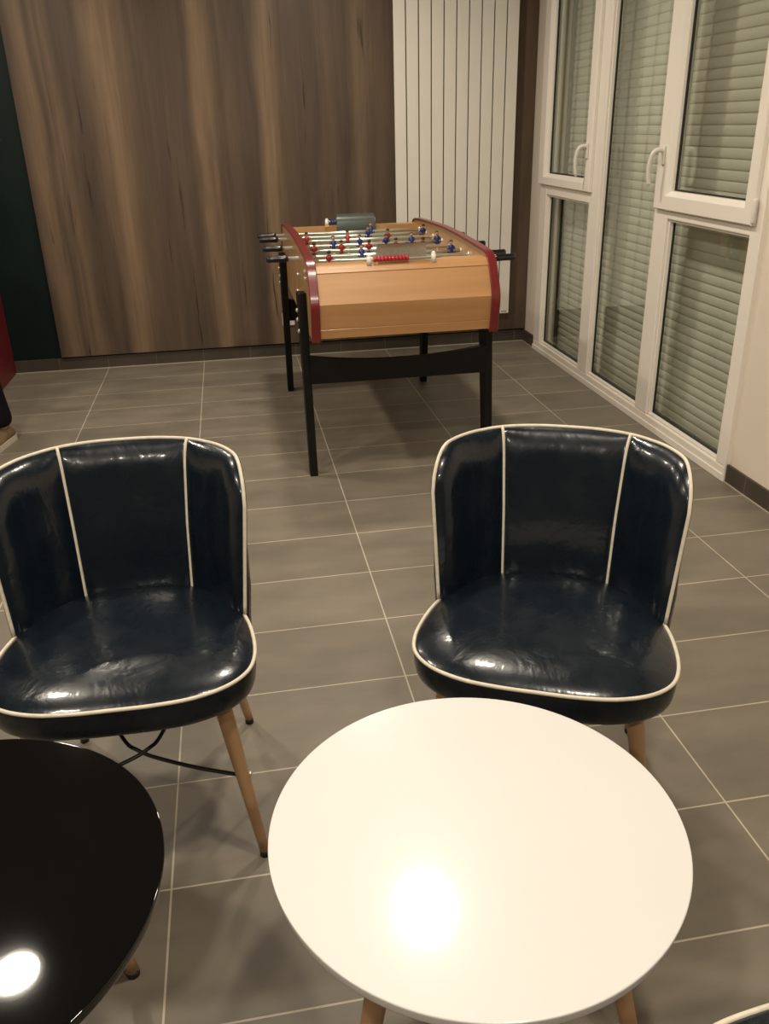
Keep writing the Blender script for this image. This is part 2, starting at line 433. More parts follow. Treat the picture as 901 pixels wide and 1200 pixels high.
def sash(y0, y1, z0, z1, hy, hinge_y, gy0, gy1, gz0):
    x0, x1 = XW-.022, XW+.030
    s = MB()
    def sbar(a0, a1, b0, b1):                            # moulded sash bar
        s.box(x0+.006, x1, a0, a1, b0, b1, .004)
    def moulded(poly_in, poly_out): pass
    # bevelled frame ring: outer flat face then chamfer down to the glass
    def ring(y0, y1, z0, z1, x): return [(x, y0, z0), (x, y1, z0), (x, y1, z1), (x, y0, z1)]
    gz1 = z1-.075
    rows = [ring(y0, y1, z0, z1, XW-.001), ring(y0, y1, z0, z1, x0+.004), ring(y0+.004, y1-.004, z0+.004, z1-.004, x0),
            ring(gy0-.022, gy1+.022, gz0-.022, gz1+.022, x0), ring(gy0-.018, gy1+.018, gz0-.018, gz1+.018, x0+.003),
            ring(gy0-.001, gy1+.001, gz0-.001, gz1+.001, x0+.022), ring(gy0, gy1, gz0, gz1, x0+.042), ring(gy0, gy1, gz0, gz1, x1)]
    G = [[s.bm.verts.new(p) for p in r] for r in rows]
    for a, b in zip(G, G[1:]):
        for k in range(4): s.face((a[k], a[(k+1) % 4], b[(k+1) % 4], b[k]), False)
    so = local(s.build('sash', M['pvc'], win), win)
    pane(so, gy0-.004, gy1+.004, gz0-.004, gz1+.004, XW+.022).location = (0, 0, 0)
    gasket(so, gy0, gy1, gz0, gz1, XW+.012).location = (0, 0, 0)
    h = MB()
    h.box(x0-.010, x0+.001, hy-.014, hy+.014, 1.195, 1.275, .006, 3)
    pts = cat_rom([(x0-.005, hy, 1.255), (x0-.030, hy, 1.257), (x0-.050, hy+.004, 1.245), (x0-.060, hy+.010, 1.205), (x0-.060, hy+.012, 1.160), (x0-.054, hy+.012, 1.115)], 6)
    n = len(pts); h.tube(pts, [.011 - .0025*i/n for i in range(n)], 12)
    h.ball(pts[-1], .0085)
    h.build('handle', M['white_plastic'], so)
    if hinge_y is not None:
        k = MB(); k.tube([(x0+.004, hinge_y, z0+.008), (x0+.004, hinge_y, z0+.014), (x0+.004, hinge_y, z0+.090), (x0+.004, hinge_y, z0+.096)], [.006, .0078, .0078, .006], 14)
        local(k.build('hinge', M['white_plastic'], so), win).location = (0, 0, 0)
    return so
sash(3.012, 3.800, 1.012, 2.31, 3.742, 3.006, 3.088, 3.680, 1.092)
sash(4.555, 5.352, 1.030, 2.31, 4.600, None, 4.650, 5.245, 1.094)

# roller shutter curtain outside the glass
sh = empty('roller_shutter', (2.10, 4.17, 0))
tag(sh, 'closed pale roller shutter with horizontal slats outside the white window', 'roller shutter')
prof = []; z = .004; pitch_s = .0435
while z < 2.34:
    for t in (0, .12, .3, .5, .7, .88, 1.0):
        dx = .0045*(1-(2*t-1)**2)
        prof.append((-dx, z + t*pitch_s*.93))
    prof.append((.004, z + pitch_s*.95)); prof.append((.004, z + pitch_s*.99))
    z += pitch_s
b = MB()
rows = [[(x_, -1.178, z_), (x_, 1.178, z_)] for x_, z_ in prof] 
b.grid([[(r[0][0], r[0][1], r[0][2]) for r in rows], [(r[1][0], r[1][1], r[1][2]) for r in rows]])
bm_back = [[(r[0][0]+.006, r[0][1], r[0][2]) for r in rows], [(r[1][0]+.006, r[1][1], r[1][2]) for r in rows]]
b.grid(bm_back[::-1])
b.build('slat_curtain', M['shutter'], sh, recalc=False)
for y in (-1.19, 1.19):
    gr = MB(); gr.box(-.028, .03, y-.012, y+.012, 0, 2.36, .002); gr.build('guide_rail', M['rad_gap'], sh)

# ------------------------------------------------------------------ radiator
rad = empty('radiator', (1.42, 5.50, 0))
tag(rad, 'tall white flat-slat radiator on the dark wood wall', 'radiator')
RX0, RX1 = 1.040, 1.802; RW = (RX1-RX0)/10
for i in range(10):
    a = RX0 + i*RW - 1.42
    sl = MB(); sl.box(a+.0036, a+RW-.0036, 0, .012, .213, 2.30, .0018)
    sl.build('slat', M['radiator'], rad)
for z in (.235, 2.22):
    cb = MB(); cb.box(RX0-1.42+.006, RX1-1.42-.006, .0136, .040, z, z+.05, .006); cb.build('collector', M['radiator'], rad)
bk = MB(); bk.box(RX0-1.42+.004, RX1-1.42-.004, .0122, .0135, .22, 2.29)
bk.build('rear_panel', M['rad_gap'], rad)
for x in (-.25, .25):
    for z in (.5, 1.95):
        br = MB(); br.box(x-.02, x+.02, .0136, .0702, z-.03, z+.03, .003); br.build('wall_bracket', M['radiator'], rad)
lp = MB(); lp.box(RX1-1.42-.055, RX1-1.42-.018, -.0012, .0005, .222, .230, .0004)
lp.build('badge', M['label_grey'], rad)

# ------------------------------------------------------------------ wall socket
so = empty('wall_socket', (.328, 5.570, .245))
tag(so, 'small white wall socket low on the wood wall behind the football table', 'socket')
s = MB(); s.box(-.04, .04, -.010, 0, -.04, .04, .004, 3); s.build('cover_plate', M['socket'], so)
s = MB()
ring = [(-.0, 0)]
s.tube([(0, -.0108, 0), (0, -.0095, 0)], .024, 24); s.build('socket_insert', M['white_plastic'], so)
for x in (-.0095, .0095):
    s = MB(); s.tube([(x, -.0114, 0), (x, -.0105, 0)], .0028, 10); s.build('pin_hole', M['rubber'], so)

# ------------------------------------------------------------------ ceiling downlights
def downlight(x, y, label):
    o = empty('ceiling_downlight', (x, y, ZC)); tag(o, label, 'ceiling light', 'round ceiling downlights')
    r = MB(); r.lathe([(.088, -.006), (.088, -.010), (.098, -.014), (.112, -.010), (.114, 0), (.088, 0), (.088, -.006)], seg=40); r.build('trim_ring', M['lamp_ring'], o)
    d = MB(); d.lathe([(.0, -.006), (.0875, -.006)], seg=40); d.build('diffuser', M['lamp'], o)
for ix, x in enumerate((-1.13, .56)):
    for iy, y in enumerate((-.85, .86, 2.56, 4.26)):
        downlight(x, y, 'round recessed ceiling downlight, ' + ('left' if ix == 0 else 'right') + ' row, ' + ('behind the camera', 'above the tables', 'above the aisle', 'beside the back wall')[iy])

# ------------------------------------------------------------------ chairs
SZ = .45
seat_half = [(.0, -.276), (.07, -.275), (.14, -.266), (.20, -.240), (.238, -.200), (.252, -.148), (.250, -.080), (.236, -.005), (.205, .075), (.155, .135), (.08, .168), (0, .178)]
full = seat_half + [(-x, y) for x, y in seat_half[-2:0:-1]]
OUT = [(p.x, p.y) for p in cat_rom([(x, y, 0) for x, y in full], 6, True)]
OC = Vector((0, -.06))
def ring(scale, z, off=0):
    return [(OC.x + (x-OC.x)*scale, OC.y + (y-OC.y)*scale, z) for x, y in OUT]
BOT = [(0, .176), (.060, .172), (.125, .156), (.176, .121), (.212, .065), (.234, .006)]
TOP = [(0, .252), (.070, .250), (.140, .236), (.195, .202), (.238, .140), (.262, .055)]
ZB, ZT, Z0 = .45, .770, .385
def dense(pts):
    q = [(-x, y) for x, y in pts[:0:-1]] + pts
    return cat_rom([(x, y, 0) for x, y in q], 10)
DB, DT = dense(BOT), dense(TOP)
NU = 81
def resample(P, n):
    d = [0]
    for a, b in zip(P, P[1:]): d.append(d[-1] + (b-a).length)
    out = []; j = 0
    for i in range(n):
        t = d[-1]*i/(n-1)
        while j < len(d)-2 and d[j+1] < t: j += 1
        f = (t-d[j])/max(1e-9, d[j+1]-d[j]); out.append(P[j].lerp(P[j+1], f))
    return out, d[-1]
DB, LB = resample(DB, NU); DT, LT = resample(DT, NU)
US = .50                      # seam position, as a fraction of the half arc
# seams sit at |x| = .125 at the bottom and .139 at the top
def back_pt(i, z):
    v = (z-ZB)/(ZT-ZB)
    v2 = max(-.05, v)
    return DB[i].lerp(DT[i], v2)
def ztop(i):
    u = abs(2*i/(NU-1)-1); s = u*LT/2; e = LT/2; r = .085
    base = ZT + .006*(1-min(1, u/.5)**2)
    # gently falling shoulder then a round corner
    base -= .010*max(0, (u-.45)/.55)**2
    if s > e - r:
        q = (s-(e-r))/r
        base -= r*(1-math.sqrt(max(0, 1-q*q*.985)))
    return base
def seam_u():
    best = min(range(NU//2, NU), key=lambda i: abs(DT[i].x-.139)); return best
SI = seam_u()
def normal_in(i, z):
    a, b = back_pt(max(0, i-1), z), back_pt(min(NU-1, i+1), z)
    t = (b-a).normalized(); n = Vector((t.y, -t.x, 0))
    return n                    # points to the inside (front)
NV = 26
def back_grid(off_fn, zlow=None):
    rows = []
    for j in range(NV):
        row = []
        for i in range(NU):
            zt = ztop(i); t = j/(NV-1); t = 1-(1-t)**1.5
            z = Z0 + (zt-Z0)*t
            p = back_pt(i, z) + normal_in(i, z)*off_fn(i, j, z, zt)
            row.append((p.x, p.y, z))
        rows.append(row)
    return rows
LO, HI = NU-1-SI, SI
def puff(i, j, z, zt):
    if i <= LO: t = i/LO
    elif i <= HI: t = (i-LO)/(HI-LO)
    else: t = (i-HI)/(NU-1-HI)
    f = max(0, 1-(2*t-1)**4)
    amp = .014 if LO < i < HI else .020
    e = min(1, max(0, (zt-z)/.06)); g = math.sqrt(max(0, 1-(1-e)**2))
    u = abs(2*i/(NU-1)-1); h = min(1, (1-u)/.13); h = math.sqrt(max(0, 1-(1-h)**2))
    low = 1-.75*min(1, max(0, (.60-z)/.15))
    return (amp*f**.8 + .016*h*low)*g
def thick(i, j, z, zt):
    u = abs(2*i/(NU-1)-1)
    e = min(1, (zt-z)/.16)
    f = min(1, (1-u)/.55)
    return -(.005 + .036*e**.8*f**.9 + .010*min(1, (1-u)/.05)*max(0, min(1, (.62-z)/.12)))
def make_chair():
    root = empty('chair')
    # seat cushion
    s = MB(); rows = []
    for sc, z in ((.0, SZ+.026), (.25, SZ+.0255), (.5, SZ+.024), (.7, SZ+.0205), (.85, SZ+.0145), (.94, SZ+.0075), (.98, SZ+.0025), (1, SZ-.001), (1.004, SZ-.012), (1.002, SZ-.032), (.992, SZ-.050), (.978, SZ-.059), (.965, SZ-.0625), (.94, SZ-.063), (.4, SZ-.063)):
        if sc: rows.append(ring(sc, z))
        else: rows.append(ring(.02, z))
    G = s.grid(rows, True)
    s.face(G[0]); s.face(G[-1][::-1])
    seat = s.build('seat', M['leather'], root)
    k = MB(); fr_ = [p for p in ring(1.002, SZ) if p[1] < .012]
    fr_.sort(key=lambda p: math.atan2(p[0], -(p[1]-.1)))
    k.tube(fr_, .0038, 10); tag(k.build('piping', M['pipe'], seat), 'cream piping round the seat edge')
    # curved backrest
    b = MB()
    gi = back_grid(puff); go = back_grid(thick)
    I = b.grid(gi); O = b.grid([r[::-1] for r in go])
    O = [r[::-1] for r in O]
    def loop(G): return [G[j][0] for j in range(NV)] + G[-1][1:-1] + [G[j][-1] for j in range(NV-1, -1, -1)]
    li, lo = loop(I), loop(O)
    for a in range(len(li)-1): b.face((li[a], li[a+1], lo[a+1], lo[a]))
    for a in range(NU-1): b.face((I[0][a], I[0][a+1], O[0][a+1], O[0][a]))
    back = b.build('backrest', M['leather'], root)
    rim = [gi[j][0] for j in range(4, NV)] + gi[-1][1:-1] + [gi[j][-1] for j in range(NV-1, 3, -1)]
    q = [rim[0]]
    for p_ in rim[1:]:
        if (Vector(p_)-Vector(q[-1])).length > .005: q.append(p_)
    k = MB(); k.tube(q, .0039, 10); tag(k.build('piping', M['pipe'], back), 'cream piping round the backrest rim')
    for i in (LO, HI):
        k = MB(); pts = []
        for j in range(2, NV):
            p_ = Vector(gi[j][i]); pts.append(p_ + normal_in(i, p_.z)*.0012)
        k.tube(pts, .0035, 10); tag(k.build('seam_piping', M['pipe'], back), 'cream piping along a backrest seam')
    # beech dowel legs
    legs = [((.235, -.219), (.178, -.178)), ((-.235, -.219), (-.178, -.178)), ((.205, .225), (.152, .150)), ((-.205, .225), (-.152, .150))]
    for (fx, fy), (tx, ty) in legs:
        k = MB(); n = 10
        A, B = Vector((fx, fy, .010)), Vector((tx, ty, .390))
        k.tube([A.lerp(B, t/n) for t in range(n+1)], [.0100+.0068*min(1, 1.15*t/n) for t in range(n+1)], 16)
        lg = k.build('leg', M['beech'], root)
        k = MB(); k.tube([Vector((fx, fy, 0)), A.lerp(B, .012)], .0104, 14); k.build('glide', M['rubber'], lg)
        P = A.lerp(B, .5); k = MB(); d = Vector((math.copysign(1, fx), 0, .15)).normalized()
        k.tube([P + d*.0125, P + d*.0185], .0055, 12); k.build('screw', M['chrome'], lg)
    # crossed black wire brace under the seat
    k = MB()
    for sx in (1, -1):
        pts = [(.2065*sx, -.199, .200), (.115*sx, -.160, .200), (.03*sx, -.118, .203), (-.010*sx, -.098, .212), (-.040*sx, -.078, .232), (-.095*sx, .010, .300), (-.145*sx, .145, .380)]
        k.tube(cat_rom(pts, 6), .0042, 10)
        pts = [(.180*sx, .186, .200), (.1*sx, .10, .203), (.03*sx, .02, .210), (-.012*sx, -.025, .222), (-.04*sx, -.06, .245), (-.10*sx, -.12, .320), (-.150*sx, -.155, .384)]
        k.tube(cat_rom(pts, 6), .0042, 10)
    k.build('wire_brace', M['black_wire'], root)
    return root
chair = make_chair()
chair.location = (-.277, 1.570, 0); chair.rotation_euler.z = math.radians(-1.5)
tag(chair, 'navy leather chair with white piping behind the black round table', 'chair', 'navy leather lounge chairs')
c2 = copy_tree(chair); c2.location = (.582, 1.440, 0); c2.rotation_euler.z = math.radians(-24.7)
c2['label'] = 'navy leather chair with white piping behind the white round table, facing it'
c3 = copy_tree(chair); c3.location = (.600, .293, 0); c3.rotation_euler.z = math.radians(182)
c3['label'] = 'navy leather chair at the bottom right corner, only its seat edge showing'

# ------------------------------------------------------------------ round tables
def round_table(loc, rad_, h, topmat, a0, label, foot_r, top_r, name='round_table'):
    root = empty(name, (loc[0], loc[1], 0)); tag(root, label, 'table')
    t = .019
    k = MB(); k.lathe([(0, h), (rad_*.5, h), (rad_*.9, h), (rad_-.0030, h), (rad_-.0015, h), (rad_-.0004, h-.0005), (rad_, h-.0015), (rad_, h-.0035), (rad_-.0024, h-t+.003), (rad_-.0028, h-t+.0010), (rad_-.0040, h-t), (rad_-.0060, h-t), (rad_*.5, h-t), (0, h-t)], seg=128)
    k.build('tabletop', topmat, root, autosmooth=50)
    for i in range(3):
        a = math.radians(a0 + 120*i); d = Vector((math.cos(a), math.sin(a), 0))
        A = d*foot_r + Vector((0, 0, .010)); B = d*top_r + Vector((0, 0, h-t-.004))
        n = 10; k = MB(); k.tube([A.lerp(B, j/n) for j in range(n+1)], [.0120+.0070*min(1, 1.1*j/n) for j in range(n+1)], 16)
        lg = k.build('leg', M['beech'], root)
        k = MB(); k.tube([d*foot_r, A.lerp(B, .012)], .0122, 14); k.build('glide', M['rubber'], lg)
        # bent black steel bracket holding the leg to the underside
        k = MB(); e = Vector((-d.y, d.x, 0))
        Bm = A.lerp(B, .86); w = .016
        def strip(pts, th=.002):
            rows = []
            for p_ in pts: rows.append([p_ - e*w, p_ + e*w])
            k.grid(rows); k.grid([[p + Vector((0, 0, -th)) for p in r] for r in rows][::-1])
        strip([d*(top_r-.14) + Vector((0, 0, h-t-.001)), d*(top_r-.035) + Vector((0, 0, h-t-.001)), Bm - d*.021, A.lerp(B, .70) - d*.019])
        k.build('bracket', M['black_wire'], root)
        k = MB(); P = A.lerp(B, .78); k.tube([P - d*.024, P - d*.014], .006, 12); k.tube([P + e*.012, P + e*.021], .0055, 12); k.build('bolt', M['black_wire'], lg)
    return root
round_table((.2745, .905), .3035, .45, M['white_top'], 214, 'white glossy round table in the foreground between the navy chairs', .272, .172)
round_table((-.492, .918), .320, .462, M['black_top'], 45, 'black glossy round table at the lower left, in front of the left chair', .276, .180)

# ------------------------------------------------------------------ football table
YC = 4.085
ft = empty('football_table', (.66, YC, 0))
tag(ft, 'wooden football table with red trim and black legs by the radiator', 'football table')
def fl_(o):   # meshes of the table are drawn in world coordinates
    o.location = -Vector((.66, YC, 0)); return o
def sub(o): o.location = (0, 0, 0); return o
XA, XB = .280, 1.036
half = [(.785, .615), (.812, .760), (.745, .880), (.728, .897), (.705, .908), (.660, .9135), (.5, .9205), (.25, .929), (0, .933)]
front = [(YC-y, z) for y, z in half]; rear = [(YC+y, z) for y, z in half[-2::-1]]
profile = front + rear
for x0 in (XA+.004, XB-.030):
    k = MB(); k.prism(profile, x0, x0+.026); fl_(k.build('side_panel', M['foos_side'], ft))
def offset_profile(P, d):
    out = []
    n = len(P)
    for i in range(n):
        a, c = Vector(P[max(0, i-1)]), Vector(P[min(n-1, i+1)])
        t = (c-a).normalized(); nrm = Vector((-t.y, t.x))
        out.append((P[i][0]+nrm.x*d, P[i][1]+nrm.y*d))
    return out
# smooth the profile corners a little for the trim
def dens(P):
    out = []
    for a, b in zip(P, P[1:]):
        n = max(1, int((Vector(b)-Vector(a)).length/.02))
        for j in range(n): out.append(tuple(Vector(a).lerp(Vector(b), j/n)))
    out.append(P[-1])
    for _ in range(2):
        out = [out[0]] + [tuple((Vector(out[i-1])+Vector(out[i])*2+Vector(out[i+1]))/4) for i in range(1, len(out)-1)] + [out[-1]]
    return out
DP = dens(profile); PO = offset_profile(DP, .007); PI_ = offset_profile(DP, -.0005)
for x0, x1 in ((XA, XA+.036), (XB-.036, XB)):
    k = MB()
    sec = []
    for (yo, zo), (yi, zi) in zip(PO, PI_):
        b_ = .35
        ym, zm = yo*(1-b_)+yi*b_, zo*(1-b_)+zi*b_
        sec.append([(x0, yi, zi), (x0, ym, zm), (x0+.003, yo, zo), (x1-.003, yo, zo), (x1, ym, zm), (x1, yi, zi)])
    G = k.grid(sec, True)
    k.face(G[0]); k.face(G[-1][::-1])
    tag(fl_(k.build('trim_band', M['red_trim'], ft, autosmooth=40)), 'red band along a side top edge and corners')
# end boards with a curved recess for the goal cup
def end_board(sgn):
    k = MB(); rows = []
    nx = 60
    for i in range(nx+1):
        x = XA+.030 + (XB-XA-.060)*i/nx
        u = abs(x-.672)/.165
        rec = .052*max(0, 1-u**4) if u < 1 else 0
        yin = .640 + rec
        P = [(.640, .625), (.781, .625), (.788, .660), (.7862, .662), (.7886, .664), (.8065, .760), (.7475, .866), (.744, .8675), (.7465, .8705), (.733, .886), (.714, .893), (.705+.0*rec, .895), (yin, .895), (yin, .80), (.640, .80)]
        rows.append([(x, YC + sgn*y, z) for y, z in P])
    G = k.grid(rows, True); k.face(G[0]); k.face(G[-1][::-1])
    fl_(k.build('end_board', M['foos_wood'], ft, autosmooth=14))
end_board(-1); end_board(1)
k = MB(); k.box(XA+.03, XB-.03, YC-.64, YC+.64, .775, .79); fl_(k.build('playing_field', M['field'], ft))
k = MB(); k.box(XA+.03, XB-.03, YC-.64, YC+.64, .63, .645); fl_(k.build('bottom_board', M['foos_side'], ft))
# raised wooden inner rails along the sides
for x0 in (XA+.0302, XB-.0302-.016):
    k = MB(); k.box(x0, x0+.016, YC-.64, YC+.64, .79, .865, .002); fl_(k.build('inner_rail', M['foos_wood'], ft))
# legs, stretchers
for sx, (x0, x1) in ((-1, (XA-.030, XA+.0035)), (1, (XB-.0035, XB+.030))):
    for sy in (-1, 1):
        k = MB()
        yf = .635 if sy < 0 else .690
        poly = [(YC+sy*(yf+.030), 0), (YC+sy*(yf-.030), 0), (YC+sy*(yf-.145), .765), (YC+sy*(yf-.030), .775)]
        k.prism(poly, x0, x1, bev=.003)
        lg = fl_(k.build('leg', M['black_leg'], ft))
        xo = x0 if sx < 0 else x1
        for z, dy in ((.70, -.075), (.62, -.045), (.66, -.085)):
            y = YC+sy*(yf+dy); k = MB(); k.tube([(xo, y, z), (xo+sx*.005, y, z), (xo+sx*.0085, y, z), (xo+sx*.0105, y, z)], [.009, .009, .0065, .002], 14)
            sub(k.build('leg_bolt', M['chrome'], lg))
def stretcher(y):
    k = MB(); n = 24; top, bot = [], []
    for i in range(n+1):
        t = i/n; x = XA-.0 + (XB-XA)*t; u = abs(2*t-1)
        top.append((x, .492 + .030*u**2.2)); bot.append((x, .404))
    k.prism(top + bot[::-1], y-.014, y+.014, axis='y'); fl_(k.build('stretcher', M['black_leg'], ft))
stretcher(YC-.625); stretcher(YC+.68)
# chrome lugs on the left side
for y, z in ((3.42, .868), (3.40, .845), (3.43, .84), (3.80, .80), (3.86, .72)):
    k = MB(); k.tube([(XA+.004, y, z), (XA-.006, y, z)], .008, 12); fl_(k.build('side_bolt', M['chrome'], ft))
# rods, handles and players
def player_mesh(name, jersey):
    k = MB()
    k.mi = 0
    rows = []
    for z, rx, ry in ((-.024, .0085, .0075), (-.012, .0105, .009), (.004, .0135, .0105), (.014, .0145, .0105), (.019, .011, .009), (.0215, .005, .005)):
        rows.append([(rx*math.cos(2*PI*a/12), ry*math.sin(2*PI*a/12), z) for a in range(12)])
    G = k.grid(rows, True); k.face(G[0]); k.face(G[-1][::-1])
    for sx in (-1, 1): k.tube([(sx*.012, 0, .013), (sx*.0175, -.002, -.002), (sx*.014, -.007, -.012)], [.0045, .004, .0035], 8)
    k.mi = 1
    k.ball((0, 0, .031), .0092, .9, 1, 1.12)
    k.tube([(0, 0, .02), (0, 0, .026)], .004, 8)
    rows = []
    for z, rx, ry in ((-.026, .0075, .0065), (-.05, .0065, .006), (-.066, .006, .0065), (-.074, .0065, .009), (-.080, .0065, .010)):
        rows.append([(rx*math.cos(2*PI*a/10), ry*math.sin(2*PI*a/10), z) for a in range(10)])
    G = k.grid(rows, True); k.face(G[0]); k.face(G[-1])
    k.mi = 2
    k.ball((0, .001, .0355), .0092, .95, 1.02, .8)
    bmesh.ops.recalc_face_normals(k.bm, faces=k.bm.faces)
    me = bpy.data.meshes.new(name); k.bm.to_mesh(me); k.bm.free()
    for m in (jersey, M['skin_paint'], M['hair_paint']): me.materials.append(m)
    return me
PB, PR = player_mesh('player', M['blue_jersey']), player_mesh('player', M['red_jersey'])
ZR = .872
rods = [(3.505, 'R', [.64], 0), (3.640, 'R', [.40, .67], 0), (3.775, 'B', [.56, .76, .96], 0), (3.950, 'R', [.369, .494, .619, .744, .869], 0),
        (4.125, 'B', [.479, .604, .729, .854, .979], 0), (4.315, 'R', [.37, .572, .773], 0), (4.475, 'B', [.70, .986], 0), (4.64, 'B', [.741], 0)]
for y, team, xs, _ in rods:
    k = MB()
    if team == 'B': k.tube([(XA-.055, y, ZR), (XB-.006, y, ZR)], .0085, 14)
    else: k.tube([(XA+.006, y, ZR), (XB+.050, y, ZR)], .0085, 14)
    for xb in (XA+.034, XB-.034): k.tube([(xb-.004, y, ZR), (xb+.004, y, ZR)], .013, 16)
    rod = fl_(k.build('rod', M['chrome'], ft))
    d = -1 if team == 'B' else 1
    hx = XA-.040 if team == 'B' else XB+.036
    k = MB()
    pr_ = [(0, .009), (.004, .0135), (.015, .0150), (.045, .0135), (.075, .0140), (.088, .0145), (.094, .011)]
    k.tube([(hx + d*a, y, ZR) for a, _ in pr_], [r for _, r in pr_], 16)
    sub(k.build('handle', M['handle_black'], rod))
    for x in xs:
        o = bpy.data.objects.new('player', PB if team == 'B' else PR); C.objects.link(o); o.parent = rod
        o.location = (x, y, ZR + .004); o.rotation_euler = (random.uniform(-.35, .35), 0, 0 if team == 'B' else PI)
        o['label'] = ('blue' if team == 'B' else 'red') + ' shirted football figure'
# goal cups and score counters at both ends
def goal(sgn, bm_, nx0):
    k = MB(); W0, W1 = (.560, .768) if sgn < 0 else (.572, .786); rows = []
    for i in range(13):
        t = i/12; a = t*PI/2*.95
        y = .655 + .050*(1-math.cos(a)); z = .870 + (.092 if sgn < 0 else .080)*math.sin(a)
        ins = .006*t
        rows.append([(W0+ins, YC+sgn*y, z), ((W0+W1)/2, YC+sgn*y, z), (W1-ins, YC+sgn*y, z)])
    k.grid(rows); k.grid([[(x, y+sgn*.004, z+.002) for x, y, z in r] for r in rows][::-1])
    fl_(k.build('goal_cup', M['scoop'] if sgn < 0 else M['scoop_dark'], ft, recalc=False))
    k = MB(); ys = YC+sgn*.722
    k.tube([(.520, ys, .910), (.792, ys, .910)], .003, 8)
    rail = fl_(k.build('counter_rail', M['chrome'], ft))
    for x in (.527, .784):
        k = MB(); k.tube([(x, ys, .888), (x, ys, .922)], [.011, .009], 14); k.ball((x, ys, .922), .009); sub(k.build('counter_post', M['white_plastic'], rail))
    bm0 = MB(); bm0.tube([(-.0068, 0, 0), (-.0045, 0, 0), (.0045, 0, 0), (.0068, 0, 0)], [.0085, .0115, .0115, .0085], 16)
    b0 = bm0.build('counter_bead', bm_, rail)
    for i in range(10):
        o = b0 if i == 0 else b0.copy()
        if i: C.objects.link(o); o.parent = rail
        o.location = (nx0 + i*.0142, ys, .910)
goal(-1, M['bead_red'], .550); goal(1, M['bead_blue'], .545)

# ------------------------------------------------------------------ person standing at the left edge
def skin_mesh(name, nodes, edges, material, parent, sub_levels=3):
    me = bpy.data.meshes.new(name + '_base')
    me.from_pydata([n[0] for n in nodes], edges, []); 
    o = bpy.data.objects.new(name, me); C.objects.link(o)
    md = o.modifiers.new('skin', 'SKIN'); md.use_smooth_shade = True; md.branch_smoothing = .3
    sv = me.skin_vertices
    if not sv:
        bpy.context.view_layer.update()
    for i, n in enumerate(nodes):
        r = n[1] if isinstance(n[1], tuple) else (n[1], n[1])
        me.skin_vertices[0].data[i].radius = r
        me.skin_vertices[0].data[i].use_root = (i == 0)
    sb = o.modifiers.new('sub', 'SUBSURF'); sb.levels = sub_levels; sb.render_levels = sub_levels
    dg = bpy.context.evaluated_depsgraph_get()
    m2 = bpy.data.meshes.new_from_object(o.evaluated_get(dg)); m2.name = name
    bpy.data.objects.remove(o)
    o = bpy.data.objects.new(name, m2); C.objects.link(o)
    m2.materials.clear(); m2.materials.append(material)
    for p_ in m2.polygons: p_.use_smooth = True
    if parent: o.parent = parent
    return o
per = empty('person', (-1.312, 4.235, 0), math.radians(-14))
tag(per, 'person in dark trousers and tan shoes standing at the left edge', 'person')
# local frame: faces -y ; x to the viewer's right
nodes, edges = [], []
def chain(parent, pts):
    for p_, r in pts:
        nodes.append((p_, r)); i = len(nodes)-1
        if parent is not None: edges.append((parent, i))
        parent = i
    return parent
pel = chain(None, [((0, 0, .96), (.14, .10))])
spine = chain(pel, [((0, .005, 1.10), (.135, .095)), ((0, .01, 1.25), (.15, .10)), ((0, .01, 1.38), (.13, .085)), ((0, .010, 1.46), .055)])
chain(spine, [((0, .008, 1.505), .050), ((0, -.004, 1.548), .058), ((0, -.020, 1.585), .080), ((0, -.016, 1.64), .098), ((0, -.008, 1.70), .100), ((0, -.004, 1.745), .066)])
chest = spine-1
for sx in (1, -1):
    hip = chain(pel, [((sx*.095, 0, .88), .088), ((sx*.105, -.005, .68), .072), ((sx*.112, -.01, .50), .054), ((sx*.115, .005, .34), .050), ((sx*.118, .015, .14), .036), ((sx*.12, .012, .06), .040)])
    hand = chain(chest, [((sx*.17, .01, 1.40), .055), ((sx*.215, .015, 1.25), .045), ((sx*.235, .015, 1.10), .038), ((sx*.235, -.03, .95), .033), ((sx*.232, -.06, .855), .024), ((sx*.230, -.072, .815), (.020, .036)), ((sx*.228, -.080, .775), (.017, .036))])
    for f, (dy, ln) in enumerate(((-.030, .066), (-.010, .076), (.010, .070), (.028, .056))):
        b_ = Vector((sx*.227, -.082+dy, .758))
        chain(hand, [(tuple(b_), .0095), (tuple(b_ + Vector((-sx*.006, -.006, -ln*.5))), .0085), (tuple(b_ + Vector((-sx*.020, -.008, -ln*.95))), .0075)])
    chain(hand-1, [((sx*.218, -.112, .800), .0115), ((sx*.208, -.132, .775), .010), ((sx*.203, -.140, .752), .0085)])
body = skin_mesh('body', nodes, edges, M['skin'], per, 4)
